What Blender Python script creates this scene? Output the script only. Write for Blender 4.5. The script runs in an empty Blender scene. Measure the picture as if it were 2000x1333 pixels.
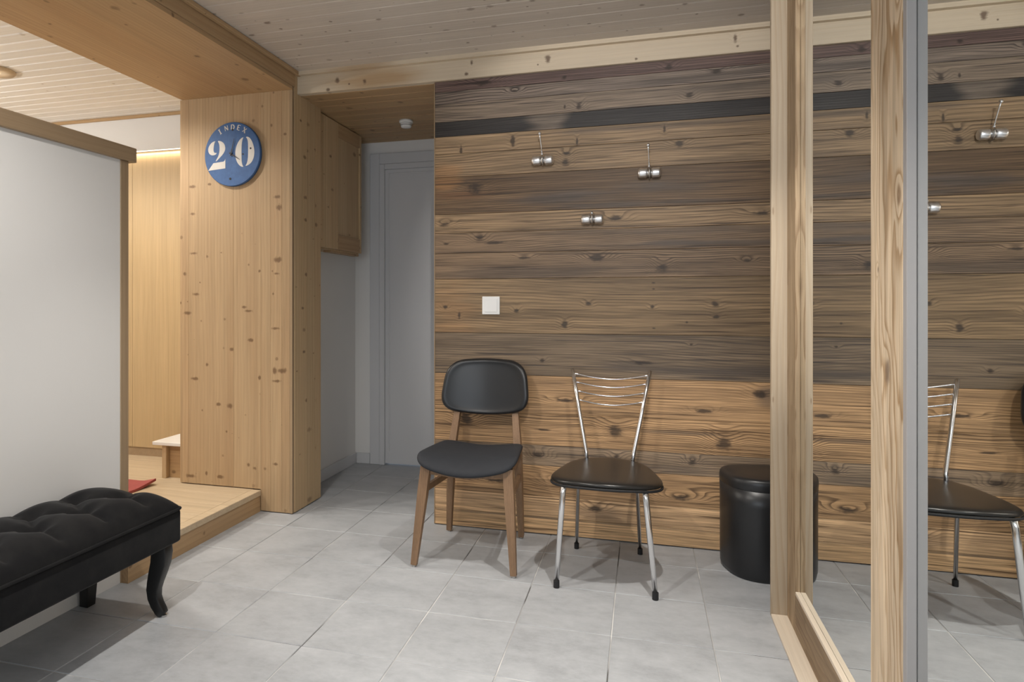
import bpy, bmesh, math, random
from mathutils import Vector, Matrix
R = math.radians
random.seed(7)
SC = bpy.context.scene
COL = SC.collection

# ------------------------------------------------------------------ camera
CAM_H = 1.15
F_PX, PX, PY = 1240.6, 922.0, 592.0            # focal length and principal point for 2000 x 1333
YAW = math.atan((1255.0 - PX) / F_PX)
cd = bpy.data.cameras.new('camera')
cam = bpy.data.objects.new('camera', cd); COL.objects.link(cam)
cam.location = (0, 0, CAM_H); cam.rotation_euler = (R(90), 0, YAW)
cd.sensor_fit = 'HORIZONTAL'; cd.sensor_width = 36.0
cd.lens = F_PX * 36.0 / 2000.0
cd.shift_x = (1000.0 - PX) / 2000.0
cd.shift_y = -(666.5 - PY) / 2000.0
cd.clip_start = 0.02; cd.clip_end = 60
SC.camera = cam

# ------------------------------------------------------------------ view, world, lamps
vs = SC.view_settings
vs.view_transform = 'Standard'; vs.look = 'None'; vs.gamma = 1.0; vs.use_curve_mapping = False
vs.exposure = 0.06
SC.cycles.max_bounces = 6; SC.cycles.diffuse_bounces = 3; SC.cycles.glossy_bounces = 4
SC.cycles.caustics_refractive = False
wd = bpy.data.worlds.new('world'); SC.world = wd; wd.use_nodes = True
wd.node_tree.nodes['Background'].inputs[0].default_value = (0.75, 0.85, 1.0, 1)
wd.node_tree.nodes['Background'].inputs[1].default_value = 0.6

def spot(name, loc, energy, deg=110, blend=0.35, col=(1, 0.87, 0.72), radius=0.03, aim=None):
    l = bpy.data.lights.new(name, 'SPOT'); l.energy = energy; l.color = col
    l.spot_size = R(deg); l.spot_blend = blend; l.shadow_soft_size = radius
    o = bpy.data.objects.new(name, l); COL.objects.link(o); o.location = loc
    if aim is not None:
        o.rotation_euler = (Vector(aim) - Vector(loc)).to_track_quat('-Z', 'Y').to_euler()
    return o
def area(name, loc, rot, sx, sy, energy, col):
    l = bpy.data.lights.new(name, 'AREA'); l.shape = 'RECTANGLE'; l.size = sx; l.size_y = sy
    l.energy = energy; l.color = col
    o = bpy.data.objects.new(name, l); COL.objects.link(o); o.location = loc; o.rotation_euler = rot
    return o
WARM = (1.0, 0.955, 0.895)
SIDE = (1.0, 0.935, 0.845)
MAIN_SPOTS = [(-1.22, 2.02, 47, 78), (0.08, 2.0, 88, 84), (-1.22, 0.85, 84, 152), (0.08, 0.85, 78, 66), (-0.6, -0.4, 78, 72)]
WALL_SPOT = (-0.05, 0.35)
LEFT_SPOTS = [(-2.70, 2.45, 50), (-3.40, 2.65, 62), (-3.3, 1.2, 70)]
ZC = 2.413
for x, y, e, dg in MAIN_SPOTS: spot('downlight_lamp', (x, y, ZC - 0.012), e, dg, 0.6, WARM, 0.022)
spot('spotlight_lamp', (*WALL_SPOT, ZC - 0.075), 95, 48, 0.35, (1.0, 0.965, 0.93), 0.022, (0.02, 3.1, 1.55))
for x, y, e in LEFT_SPOTS: spot('downlight_lamp', (x, y, ZC - 0.012), e, 150, 0.6, SIDE, 0.03)
ADDED_UPLIGHT = (-4.54, 1.75, 1.78)  # added lamp out of view, brightens the side room ceiling
spot('added_uplight_lamp', (ADDED_UPLIGHT[0] + 0.02, ADDED_UPLIGHT[1], ADDED_UPLIGHT[2] + 0.075), 85, 150, 0.5, (1.0, 0.955, 0.90), 0.05, (ADDED_UPLIGHT[0] + 0.55, ADDED_UPLIGHT[1] + 0.3, 2.8))
area('window_daylight', (-0.55, -1.72, 1.45), (R(90), 0, 0), 1.7, 1.3, 26, (0.84, 0.92, 1.0))
area('led_strip_light', (-3.3, 3.548, 2.160), (0, 0, 0), 2.2, 0.012, 2.3, (1, 0.85, 0.64))

# ------------------------------------------------------------------ helpers: objects
def new_obj(name, bm, mat, parent=None, smooth=False, loc=None, rot=None):
    me = bpy.data.meshes.new(name); bm.normal_update(); bm.to_mesh(me); bm.free()
    if smooth:
        for p in me.polygons: p.use_smooth = True
    if mat is not None: me.materials.append(mat)
    o = bpy.data.objects.new(name, me); COL.objects.link(o)
    if parent is not None: o.parent = parent
    if loc is not None: o.location = loc
    if rot is not None: o.rotation_euler = rot
    return o
def copy_obj(src, loc=None, parent=None, rot=None):
    o = src.copy(); COL.objects.link(o)
    if parent is not None: o.parent = parent
    if loc is not None: o.location = loc
    if rot is not None: o.rotation_euler = rot
    return o
def tag(o, label, cat, group=None):
    o['label'] = label; o['category'] = cat
    if group: o['group'] = group
    return o
def thing(name, label, cat, loc=(0, 0, 0), rotz=0, group=None):
    o = bpy.data.objects.new(name, None); COL.objects.link(o)
    o.empty_display_size = 0.05
    o.location = loc; o.rotation_euler = (0, 0, rotz)
    return tag(o, label, cat, group)
def struct(o, label=None):
    o['kind'] = 'structure'
    if label: o['label'] = label
    return o
def struct_empty(name, label=None):
    o = bpy.data.objects.new(name, None); COL.objects.link(o); o.empty_display_size = 0.05
    return struct(o, label)

def add_box(bm, lo, hi, bev=0.0, seg=1):
    vs_ = [bm.verts.new((x, y, z)) for z in (lo[2], hi[2]) for y in (lo[1], hi[1]) for x in (lo[0], hi[0])]
    fs = [(0, 2, 3, 1), (4, 5, 7, 6), (0, 1, 5, 4), (2, 6, 7, 3), (0, 4, 6, 2), (1, 3, 7, 5)]
    fl = [bm.faces.new([vs_[i] for i in f]) for f in fs]
    if bev > 0:
        es = {e for f in fl for e in f.edges}
        bmesh.ops.bevel(bm, geom=list(es), offset=bev, segments=seg, profile=0.5, affect='EDGES')
def box(name, lo, hi, mat, parent=None, bev=0.0, seg=1, smooth=False, loc=None):
    bm = bmesh.new(); add_box(bm, lo, hi, bev, seg)
    return new_obj(name, bm, mat, parent, smooth, loc)
def frame_at(d):
    d = d.normalized()
    a = Vector((0, 0, 1)) if abs(d.z) < 0.9 else Vector((1, 0, 0))
    x = d.cross(a).normalized(); return x, d.cross(x).normalized()
def add_tube(bm, pts, rads, n=12, cap=True, square=False, up=None):
    """sweep a circle (or square) along points with a radius per point"""
    pts = [Vector(p) for p in pts]; rings = []
    if not hasattr(rads, '__len__'): rads = [rads] * len(pts)
    px = None
    for i, p in enumerate(pts):
        d = (pts[min(i + 1, len(pts) - 1)] - pts[max(i - 1, 0)])
        if up is not None:
            x = Vector(up) - d.normalized() * Vector(up).dot(d.normalized()); x.normalize(); y = d.normalized().cross(x)
        elif px is None: x, y = frame_at(d)
        else:
            x = (px - d.normalized() * px.dot(d.normalized())).normalized(); y = d.normalized().cross(x)
        px = x; r = rads[i]
        if square:
            rx, ry = r if hasattr(r, '__len__') else (r, r)
            ring = [bm.verts.new(p + x * a * rx + y * b * ry) for a, b in ((1, 1), (-1, 1), (-1, -1), (1, -1))]
        else:
            ring = [bm.verts.new(p + (x * math.cos(2 * math.pi * k / n) + y * math.sin(2 * math.pi * k / n)) * r) for k in range(n)]
        rings.append(ring)
    for a, b in zip(rings, rings[1:]):
        for k in range(len(a)): bm.faces.new((a[k], a[(k + 1) % len(a)], b[(k + 1) % len(a)], b[k]))
    if cap:
        bm.faces.new(list(reversed(rings[0]))); bm.faces.new(rings[-1])
def tube(name, pts, rads, mat, parent=None, n=12, smooth=True, **k):
    bm = bmesh.new(); add_tube(bm, pts, rads, n, **k); bmesh.ops.recalc_face_normals(bm, faces=bm.faces[:])
    return new_obj(name, bm, mat, parent, smooth)
def add_lathe(bm, prof, n=40, c=(0, 0, 0)):
    rings = []
    for r, z in prof:
        if r < 1e-6: rings.append([bm.verts.new((c[0], c[1], c[2] + z))])
        else: rings.append([bm.verts.new((c[0] + r * math.cos(2 * math.pi * k / n), c[1] + r * math.sin(2 * math.pi * k / n), c[2] + z)) for k in range(n)])
    for a, b in zip(rings, rings[1:]):
        if len(a) == 1 and len(b) == 1: continue
        for k in range(n):
            k2 = (k + 1) % n
            if len(a) == 1: bm.faces.new((a[0], b[k2], b[k]))
            elif len(b) == 1: bm.faces.new((a[k], a[k2], b[0]))
            else: bm.faces.new((a[k], a[k2], b[k2], b[k]))
    bmesh.ops.recalc_face_normals(bm, faces=bm.faces[:])
def lathe(name, prof, mat, parent=None, n=40, c=(0, 0, 0), smooth=True, loc=None, rot=None):
    bm = bmesh.new(); add_lathe(bm, prof, n, c); return new_obj(name, bm, mat, parent, smooth, loc, rot)
def add_prism(bm, poly, y0, y1):
    """polygon in XZ extruded along Y"""
    a = [bm.verts.new((x, y0, z)) for x, z in poly]; b = [bm.verts.new((x, y1, z)) for x, z in poly]
    f = bm.faces.new(a); g = bm.faces.new(list(reversed(b)))
    n = len(poly)
    for k in range(n): bm.faces.new((a[(k + 1) % n], a[k], b[k], b[(k + 1) % n]))
    bm.normal_update(); bmesh.ops.triangulate(bm, faces=[f, g]); bmesh.ops.recalc_face_normals(bm, faces=bm.faces[:])
def add_mods(o, sub=0, bev=0, seg=2):
    if bev:
        m = o.modifiers.new('bevel', 'BEVEL'); m.width = bev; m.segments = seg; m.limit_method = 'ANGLE'
    if sub:
        m = o.modifiers.new('sub', 'SUBSURF'); m.levels = sub; m.render_levels = sub
    return o

# ------------------------------------------------------------------ helpers: materials
class NT:
    def __init__(s, name):
        s.m = bpy.data.materials.new(name); s.m.use_nodes = True; s.t = s.m.node_tree
        s.b = s.t.nodes['Principled BSDF']
    def n(s, ty, **k):
        nd = s.t.nodes.new(ty)
        for a, v in k.items(): setattr(nd, a, v)
        return nd
    def put(s, sock, v):
        if v is None: return
        if hasattr(v, 'is_output'): s.t.links.new(v, sock)
        else:
            if hasattr(v, '__len__') and len(v) == 3 and sock.type == 'RGBA': v = (*v, 1)
            sock.default_value = v
    def math(s, op, a, b=None, c=None, clamp=False):
        nd = s.n('ShaderNodeMath', operation=op, use_clamp=clamp)
        for i, v in enumerate((a, b, c)): s.put(nd.inputs[i], v)
        return nd.outputs[0]
    def vmath(s, op, a, b=None, c=None):
        nd = s.n('ShaderNodeVectorMath', operation=op)
        for i, v in enumerate((a, b, c)): s.put(nd.inputs[i], v)
        return nd.outputs['Value'] if op in ('LENGTH', 'DISTANCE', 'DOT_PRODUCT') else nd.outputs[0]
    def noise(s, vec, scale=1, detail=2, rough=0.5):
        nd = s.n('ShaderNodeTexNoise'); s.put(nd.inputs['Vector'], vec)
        nd.inputs['Scale'].default_value = scale; nd.inputs['Detail'].default_value = detail
        nd.inputs['Roughness'].default_value = rough
        return nd.outputs[0]
    def mr(s, v, a, b, c=0.0, d=1.0, smooth=True):
        nd = s.n('ShaderNodeMapRange', interpolation_type='SMOOTHSTEP' if smooth else 'LINEAR')
        s.put(nd.inputs[0], v)
        for i, q in enumerate((a, b, c, d)): nd.inputs[1 + i].default_value = q
        return nd.outputs[0]
    def mix(s, f, a, b, mode='MIX'):
        nd = s.n('ShaderNodeMix', data_type='RGBA', blend_type=mode)
        s.put(nd.inputs[0], f); s.put(nd.inputs[6], a); s.put(nd.inputs[7], b)
        return nd.outputs[2]
    def ramp(s, f, stops):
        nd = s.n('ShaderNodeValToRGB'); e = nd.color_ramp.elements
        while len(e) < len(stops): e.new(0.5)
        for x, (p, c) in zip(e, stops):
            x.position = p; x.color = (c, c, c, 1) if not hasattr(c, '__len__') else (*c, 1)
        s.put(nd.inputs[0], f); return nd.outputs[0]
    def set(s, col=None, rough=None, metal=None, **k):
        if col is not None: s.put(s.b.inputs['Base Color'], col)
        if rough is not None: s.put(s.b.inputs['Roughness'], rough)
        if metal is not None: s.put(s.b.inputs['Metallic'], metal)
        for a, v in k.items(): s.put(s.b.inputs[a.replace('_', ' ')], v)
        return s.m
    def bump(s, h, strength=0.2, dist=0.002):
        nd = s.n('ShaderNodeBump'); nd.inputs['Strength'].default_value = strength; nd.inputs['Distance'].default_value = dist
        s.put(nd.inputs['Height'], h); s.t.links.new(nd.outputs[0], s.b.inputs['Normal'])

def srgb(r, g, b):
    f = lambda c: (c / 255 / 12.92) if c <= 10 else ((c / 255 + 0.055) / 1.055) ** 2.4
    return (f(r), f(g), f(b))

def wood(name, axis, light, dark, freq=55, warp=1.6, wu=0.5, wv=3.0, band=0.6, streak=0.35, knots=(), knot_col=(0.03, 0.018, 0.01),
         vor=None, tone=None, rough=0.5, bump=0.25, rnd=True, spec=0.35, stains_tints=(), seed=0.0, fine=230, crack=0.0, vary=0.12, fade0=0.3, midw=1.0):
    """wood with growth rings that flow round knots; knots are (u, v, ru, rv, swirl) in object space"""
    s = NT(name)
    tc = s.n('ShaderNodeTexCoord').outputs['Object']
    sp = s.n('ShaderNodeSeparateXYZ'); s.put(sp.inputs[0], tc)
    X, Y, Z = sp.outputs
    u, v, w = {'X': (X, Z, Y), 'Y': (Y, X, Z), 'Z': (Z, X, Y)}[axis]
    cb = s.n('ShaderNodeCombineXYZ'); s.put(cb.inputs[0], u); s.put(cb.inputs[1], v); s.put(cb.inputs[2], w)
    P = cb.outputs[0]
    Q = s.vmath('ADD', P, (seed * 3.1, seed * 1.7, seed * 2.3))
    orand = None
    if rnd:
        orand = s.n('ShaderNodeObjectInfo').outputs['Random']; Q = s.vmath('MULTIPLY_ADD', (17.3, 9.7, 5.1), orand, Q)
    sq = s.n('ShaderNodeSeparateXYZ'); s.put(sq.inputs[0], Q)
    vw = s.math('MULTIPLY_ADD', sq.outputs[2], 0.7, sq.outputs[1])          # across the grain, on any face
    n1 = s.noise(s.vmath('MULTIPLY', Q, (wu, wv, wv)), 1, 2, 0.5)
    n2 = s.noise(s.vmath('MULTIPLY', Q, (wu * 5, wv * 6, wv * 6)), 1, 2, 0.5)
    g = s.math('MULTIPLY', vw, freq)
    g = s.math('ADD', g, s.math('MULTIPLY', n1, warp * freq * 0.1))
    g = s.math('ADD', g, s.math('MULTIPLY', n2, warp * 0.9))
    core = None; near = None
    wob = s.noise(s.vmath('MULTIPLY', Q, (22, 48, 48)), 1, 2, 0.65)
    wobs = s.math('MULTIPLY_ADD', wob, 1.7, -0.85)
    for (ku, kv, ru, rv, sw) in knots:
        d = s.vmath('LENGTH', s.vmath('MULTIPLY_ADD', P, (1 / ru, 1 / rv, 0), (-ku / ru, -kv / rv, 0)))
        g = s.math('ADD', g, s.mr(d, 0.0, 3.6, sw, 0.0))
        c = s.mr(s.math('ADD', d, wobs), 0.35, 1.25, 1.0, 0.0)
        core = c if core is None else s.math('MAXIMUM', core, c)
        if sw > 1.2:
            q_ = s.mr(d, 0.6, 2.8, 1.0, 0.0); near = q_ if near is None else s.math('MAXIMUM', near, q_)
    if vor:
        su, sv, rad, keep, kstr = vor
        vn = s.n('ShaderNodeTexVoronoi', voronoi_dimensions='2D'); vn.inputs['Scale'].default_value = 1.0
        c2 = s.n('ShaderNodeCombineXYZ'); s.put(c2.inputs[0], s.math('MULTIPLY', sq.outputs[0], su)); s.put(c2.inputs[1], s.math('MULTIPLY', vw, sv))
        s.put(vn.inputs['Vector'], c2.outputs[0])
        vc = s.n('ShaderNodeSeparateXYZ'); s.put(vc.inputs[0], vn.outputs['Color'])
        d = s.math('ADD', vn.outputs['Distance'], s.math('MULTIPLY', s.math('GREATER_THAN', vc.outputs[0], keep), 5.0))
        rr = s.math('MULTIPLY_ADD', s.math('POWER', vc.outputs[1], 2.0), rad * 1.3, rad * 0.4)
        dn = s.math('DIVIDE', d, rr)
        g = s.math('ADD', g, s.mr(dn, 0.0, 3.5, kstr, 0.0))
        c = s.math('MULTIPLY', s.mr(s.math('ADD', dn, s.math('MULTIPLY', wobs, 0.8)), 0.4, 1.2, 1.0, 0.0), s.math('MULTIPLY_ADD', vc.outputs[2], 0.5, 0.5))
        core = c if core is None else s.math('MAXIMUM', core, c)
    bands = s.ramp(s.math('FRACT', g), [(0.0, 0.05), (0.45, 0.15), (0.80, 0.9), (0.9, 1.0), (1.0, 0.05)])
    fs = s.mr(s.noise(s.vmath('MULTIPLY', Q, (4.0, fine, fine)), 1, 3, 0.62), 0.3, 0.7, smooth=False)
    mid = s.mr(s.noise(s.vmath('MULTIPLY', Q, (1.3, 38, 38)), 1, 3, 0.6), 0.3, 0.7, smooth=False)
    fade = s.mr(s.noise(s.vmath('MULTIPLY', Q, (1.2, 9, 9)), 1, 1, 0.5), 0.3, 0.7, fade0, 1.0)
    if near is not None: fade = s.math('MAXIMUM', fade, near)
    col = s.mix(s.math('MULTIPLY', s.math('MULTIPLY', bands, fade), band), light, dark)
    k = s.math('MULTIPLY_ADD', fs, streak, 1.0 - streak * 0.5)
    k = s.math('MULTIPLY', k, s.math('MULTIPLY_ADD', mid, streak * midw, 1.0 - streak * midw * 0.5))
    if orand is not None: k = s.math('MULTIPLY', k, s.math('MULTIPLY_ADD', orand, vary, 1 - vary / 2))
    col = s.mix(1.0, col, k, 'MULTIPLY')
    if tone:
        tcol, tu, tv, amt = tone
        tn = s.mr(s.noise(s.vmath('MULTIPLY', Q, (tu, tv, tv)), 1, 3, 0.55), 0.38, 0.66, 0.0, amt)
        col = s.mix(tn, col, s.mix(1.0, tcol, k, 'MULTIPLY'))
    for (su_, sv_, ru, rv, scol, amt) in stains_tints:
        d = s.vmath('LENGTH', s.vmath('MULTIPLY_ADD', P, (1 / ru, 1 / rv, 0), (-su_ / ru, -sv_ / rv, 0)))
        m = s.mr(s.math('ADD', d, s.math('MULTIPLY_ADD', n2, 2.4, -1.2)), 0.3, 1.35, amt, 0.0)
        col = s.mix(m, col, s.mix(1.0, scol, k, 'MULTIPLY'))
    if crack:
        cr = s.mr(s.noise(s.vmath('MULTIPLY', Q, (1.6, 85, 85)), 1, 3, 0.6), 0.56, 0.68, 0.0, crack)
        col = s.mix(cr, col, dark)
    if core is not None: col = s.mix(s.math('MULTIPLY', core, 0.82), col, knot_col)
    s.bump(fs, bump, 0.0012)
    s.b.inputs['Specular IOR Level'].default_value = spec
    return s.set(col, rough)

def plain(name, col, rough=0.6, var=0.06, scale=3.0, bump=0.0, bscale=60, metal=0.0, spec=0.4, rnd=False):
    s = NT(name)
    tc = s.n('ShaderNodeTexCoord').outputs['Object']
    nz = s.noise(tc, scale, 3, 0.55)
    c = s.mix(1.0, col, s.math('MULTIPLY_ADD', nz, 2 * var, 1 - var), 'MULTIPLY')
    if bump: s.bump(s.noise(tc, bscale, 3, 0.6), bump, 0.001)
    s.b.inputs['Specular IOR Level'].default_value = spec
    return s.set(c, rough, metal)

# ------------------------------------------------------------------ materials
M = {}
M['white'] = plain('white_paint', (0.77, 0.755, 0.735), 0.65, 0.02, 2.0, 0.05, 220)
M['white_door'] = plain('white_door_paint', (0.62, 0.62, 0.63), 0.45, 0.015, 4.0)
M['plastic'] = plain('white_plastic', (0.82, 0.81, 0.79), 0.35, 0.01)
PL, PD = (0.56, 0.405, 0.235), (0.42, 0.275, 0.138); PT = (0.48, 0.32, 0.175); PK = (0.135, 0.075, 0.036)
M['pine_v'] = wood('pine_vertical', 'Z', PL, PD, 48, 1.0, 0.35, 2.2, 0.5, 0.13, vor=(9.5, 8.0, 0.085, 0.72, 0.5),
                   knot_col=PK, tone=(PT, 0.4, 7, 0.55), rough=0.5, bump=0.06)
COLK = [(1.385, -1.924, 0.012, 0.022, 0.3), (0.779, -1.896, 0.012, 0.022, 0.3), (0.777, -1.946, 0.016, 0.012, 0.3), (1.432, -2.466, 0.006, 0.020, 0.3), (1.657, -2.473, 0.007, 0.018, 0.3), (1.199, -2.449, 0.007, 0.018, 0.3),
 (1.092, -2.507, 0.008, 0.018, 0.3), (1.127, -2.136, 0.007, 0.014, 0.3), (1.105, -2.110, 0.006, 0.020, 0.3), (1.310, -1.934, 0.006, 0.016, 0.3), (1.010, -1.940, 0.006, 0.020, 0.3), (0.943, -2.094, 0.008, 0.014, 0.3),
 (0.890, -2.215, 0.008, 0.010, 0.3), (0.575, -2.224, 0.012, 0.016, 0.3), (0.580, -2.301, 0.008, 0.012, 0.3), (0.722, -1.934, 0.006, 0.020, 0.3), (0.800, -2.378, 0.008, 0.008, 0.3), (0.738, -2.039, 0.009, 0.007, 0.3),
 (1.325, -2.039, 0.007, 0.007, 0.3), (0.719, -2.459, 0.007, 0.020, 0.3), (1.317, -2.528, 0.010, 0.010, 0.3), (1.673, -1.918, 0.012, 0.015, 0.3), (0.186, -2.381, 0.009, 0.007, 0.3), (0.253, -2.110, 0.009, 0.008, 0.3),
 (0.236, -2.071, 0.008, 0.008, 0.3), (0.164, -2.487, 0.008, 0.025, 0.3), (0.173, -2.291, 0.008, 0.020, 0.3), (0.267, -1.940, 0.006, 0.014, 0.3), (2.071, -1.883, 0.006, 0.008, 0.3), (2.124, -1.965, 0.008, 0.006, 0.3),
 (1.811, -2.476, 0.007, 0.020, 0.3), (1.820, -2.361, 0.005, 0.010, 0.3), (1.730, -1.931, 0.008, 0.016, 0.3)]
M['pine_col'] = wood('pine_column_front', 'Z', (0.47, 0.33, 0.192), (0.345, 0.22, 0.108), 48, 1.0, 0.35, 2.2, 0.5, 0.15, vor=(8.0, 8.0, 0.05, 0.5, 0.4), knots=[(a_, b_, c_ * 1.3, d_ * 1.3, e_) for a_, b_, c_, d_, e_ in COLK],
                   knot_col=(0.155, 0.085, 0.042), tone=((0.40, 0.255, 0.138), 0.4, 7, 0.55), rough=0.5, bump=0.06)
M['pine_y'] = wood('pine_along_room', 'Y', (0.47, 0.315, 0.172), (0.34, 0.205, 0.098), 48, 1.0, 0.35, 2.2, 0.5, 0.13, vor=(6.0, 7.0, 0.085, 0.55, 0.5),
                   knot_col=PK, tone=((0.40, 0.245, 0.125), 0.4, 7, 0.5), rough=0.5, bump=0.06)
M['pine_x'] = wood('pine_across_room', 'X', (0.47, 0.315, 0.165), (0.34, 0.205, 0.095), 48, 1.0, 0.35, 2.2, 0.45, 0.13, vor=(7.5, 9.0, 0.10, 0.65, 0.5),
                   knot_col=PK, tone=((0.40, 0.245, 0.12), 0.4, 7, 0.5), rough=0.5, bump=0.06)
M['trim_y'] = wood('pine_trim_along_room', 'Y', (0.36, 0.255, 0.155), (0.28, 0.185, 0.105), 60, 0.8, 0.3, 2, 0.4, 0.12,
                   vor=(1.6, 5, 0.035, 0.7, 0.3), knot_col=PK, rough=0.5, bump=0.05)
M['trim_z'] = wood('pine_trim_upright', 'Z', (0.36, 0.255, 0.155), (0.28, 0.185, 0.105), 60, 0.8, 0.3, 2, 0.4, 0.12, rough=0.5, bump=0.05)
M['ceil_x'] = wood('whitewashed_pine', 'X', (0.64, 0.575, 0.505), (0.545, 0.47, 0.395), 60, 0.9, 0.3, 2.5, 0.45, 0.08,
                   vor=(7.5, 13, 0.085, 0.8, 0.5), knot_col=(0.17, 0.12, 0.085), rough=0.55, bump=0.04, vary=0.07)
M['ceil_white'] = wood('white_stained_pine', 'X', (0.80, 0.775, 0.735), (0.74, 0.695, 0.63), 60, 0.9, 0.3, 2.5, 0.4, 0.06,
                   vor=(6.0, 13, 0.06, 0.35, 0.4), knot_col=(0.36, 0.28, 0.21), rough=0.55, bump=0.04, vary=0.05)
M['ceil_groove'] = plain('ceiling_groove', (0.46, 0.35, 0.21), 0.7)
M['oak'] = wood('oak_veneer', 'Z', (0.52, 0.375, 0.205), (0.41, 0.275, 0.135), 30, 1.8, 0.25, 3, 0.28, 0.12, rough=0.45, bump=0.05, spec=0.4)
M['oak_floor'] = wood('pale_oak_floor', 'X', (0.57, 0.45, 0.305), (0.46, 0.34, 0.205), 30, 1.6, 0.4, 3, 0.4, 0.16, rough=0.4, bump=0.04, vary=0.05)
M['fascia'] = wood('pine_fascia', 'X', (0.62, 0.52, 0.39), (0.53, 0.41, 0.275), 45, 0.7, 0.3, 2, 0.35, 0.08,
                   knots=[(-1.59, 2.352, 0.014, 0.017, 0.8), (-1.43, 2.33, 0.012, 0.012, 0.8), (-1.52, 2.325, 0.006, 0.006, 0.3), (-1.645, 2.305, 0.013, 0.010, 0.8),
                          (-0.84, 2.372, 0.009, 0.016, 0.8), (-0.868, 2.318, 0.011, 0.011, 0.6), (-0.45, 2.352, 0.014, 0.024, 0.8), (-0.50, 2.33, 0.005, 0.005, 0.3),
                          (-0.03, 2.312, 0.008, 0.007, 0.3), (0.41, 2.36, 0.010, 0.020, 0.8), (0.42, 2.325, 0.008, 0.008, 0.3)],
                   stains_tints=[(-1.35, 2.345, 0.30, 0.08, (0.40, 0.25, 0.12), 0.75)],  # browner, darker left stretch of the board
                   knot_col=(0.11, 0.062, 0.04), rough=0.5, bump=0.04, rnd=False)
M['spruce_z'] = wood('spruce_door_frame', 'Z', (0.45, 0.365, 0.265), (0.36, 0.265, 0.17), 55, 1.2, 0.5, 2.5, 0.6, 0.12,
                     vor=(3.0, 14, 0.07, 0.5, 0.5), knot_col=(0.22, 0.15, 0.09), rough=0.5, bump=0.1)
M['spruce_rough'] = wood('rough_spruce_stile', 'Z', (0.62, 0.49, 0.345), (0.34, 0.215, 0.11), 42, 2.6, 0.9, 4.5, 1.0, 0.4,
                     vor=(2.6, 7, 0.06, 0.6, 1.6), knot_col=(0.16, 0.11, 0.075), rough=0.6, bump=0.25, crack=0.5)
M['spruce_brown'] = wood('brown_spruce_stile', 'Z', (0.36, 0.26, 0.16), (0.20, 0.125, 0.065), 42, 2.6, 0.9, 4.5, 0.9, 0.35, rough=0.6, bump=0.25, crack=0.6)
M['spruce_y'] = wood('spruce_rail', 'Y', (0.30, 0.21, 0.125), (0.15, 0.092, 0.048), 38, 2.4, 0.8, 4.0, 0.8, 0.4, rough=0.6, bump=0.3, crack=0.5)
M['spruce_pale'] = wood('spruce_pale_cap', 'Y', (0.66, 0.57, 0.46), (0.56, 0.45, 0.32), 60, 0.8, 0.3, 2, 0.35, 0.10, rough=0.5, bump=0.06)
M['chair_wood'] = wood('chair_oak', 'Z', (0.255, 0.155, 0.088), (0.15, 0.082, 0.043), 130, 1.0, 0.6, 4, 0.6, 0.3, rough=0.45, bump=0.1, fine=500)
M['chrome'] = plain('chrome', (0.88, 0.88, 0.89), 0.16, 0.01, metal=1.0)
M['hook'] = plain('satin_chrome', (0.93, 0.94, 0.96), 0.30, 0.01, metal=1.0)
M['steel'] = plain('brushed_steel', (0.55, 0.54, 0.53), 0.3, 0.02, metal=1.0)
M['alu'] = plain('aluminium_profile', (0.33, 0.315, 0.31), 0.42, 0.02)
M['mirror'] = plain('mirror_glass', (0.88, 0.90, 0.89), 0.0, 0.0, metal=1.0)
M['rubber'] = plain('black_rubber', (0.016, 0.016, 0.017), 0.6)
M['leather'] = plain('black_leather', (0.013, 0.0135, 0.015), 0.36, 0.1, 8, 0.10, 320, spec=0.5)
M['vinyl'] = plain('black_vinyl', (0.015, 0.014, 0.013), 0.30, 0.15, 12, 0.12, 260, spec=0.5)
M['fabric'] = plain('charcoal_fabric', (0.024, 0.026, 0.031), 0.75, 0.15, 30, 0.25, 700, spec=0.3)
def velvet():
    s = NT('black_velvet'); tc = s.n('ShaderNodeTexCoord').outputs['Object']
    c = s.mix(s.mr(s.noise(tc, 14, 4, 0.6), 0.3, 0.75), (0.008, 0.008, 0.009), (0.016, 0.0155, 0.0155))
    s.bump(s.noise(tc, 500, 2, 0.6), 0.2, 0.001)
    s.b.inputs['Sheen Weight'].default_value = 0.13; s.b.inputs['Sheen Roughness'].default_value = 0.4
    s.b.inputs['Specular IOR Level'].default_value = 0.15
    return s.set(c, 0.85)
M['velvet'] = velvet()
M['blackwood'] = plain('black_lacquer', (0.012, 0.012, 0.012), 0.35, 0.1, 10)
M['red'] = plain('red_felt', (0.36, 0.085, 0.075), 0.9, 0.12, 20, 0.3, 400)
M['white_board'] = plain('white_laminate', (0.80, 0.78, 0.74), 0.4, 0.01)
M['blue'] = plain('blue_paint', (0.045, 0.115, 0.285), 0.55, 0.28, 40, 0.2, 160)
M['cream'] = plain('cream_paint', (0.70, 0.67, 0.62), 0.6, 0.08, 30)
M['black'] = plain('black_metal', (0.01, 0.01, 0.012), 0.45)
def emit(name, col, st):
    s = NT(name); s.b.inputs['Emission Color'].default_value = (*col, 1); s.b.inputs['Emission Strength'].default_value = st
    return s.set(col, 0.5)
M['led'] = emit('led_strip', (1.0, 0.84, 0.62), 2.2)
M['lamp'] = emit('lamp_lens', (1.0, 0.9, 0.75), 8.0)
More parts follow.
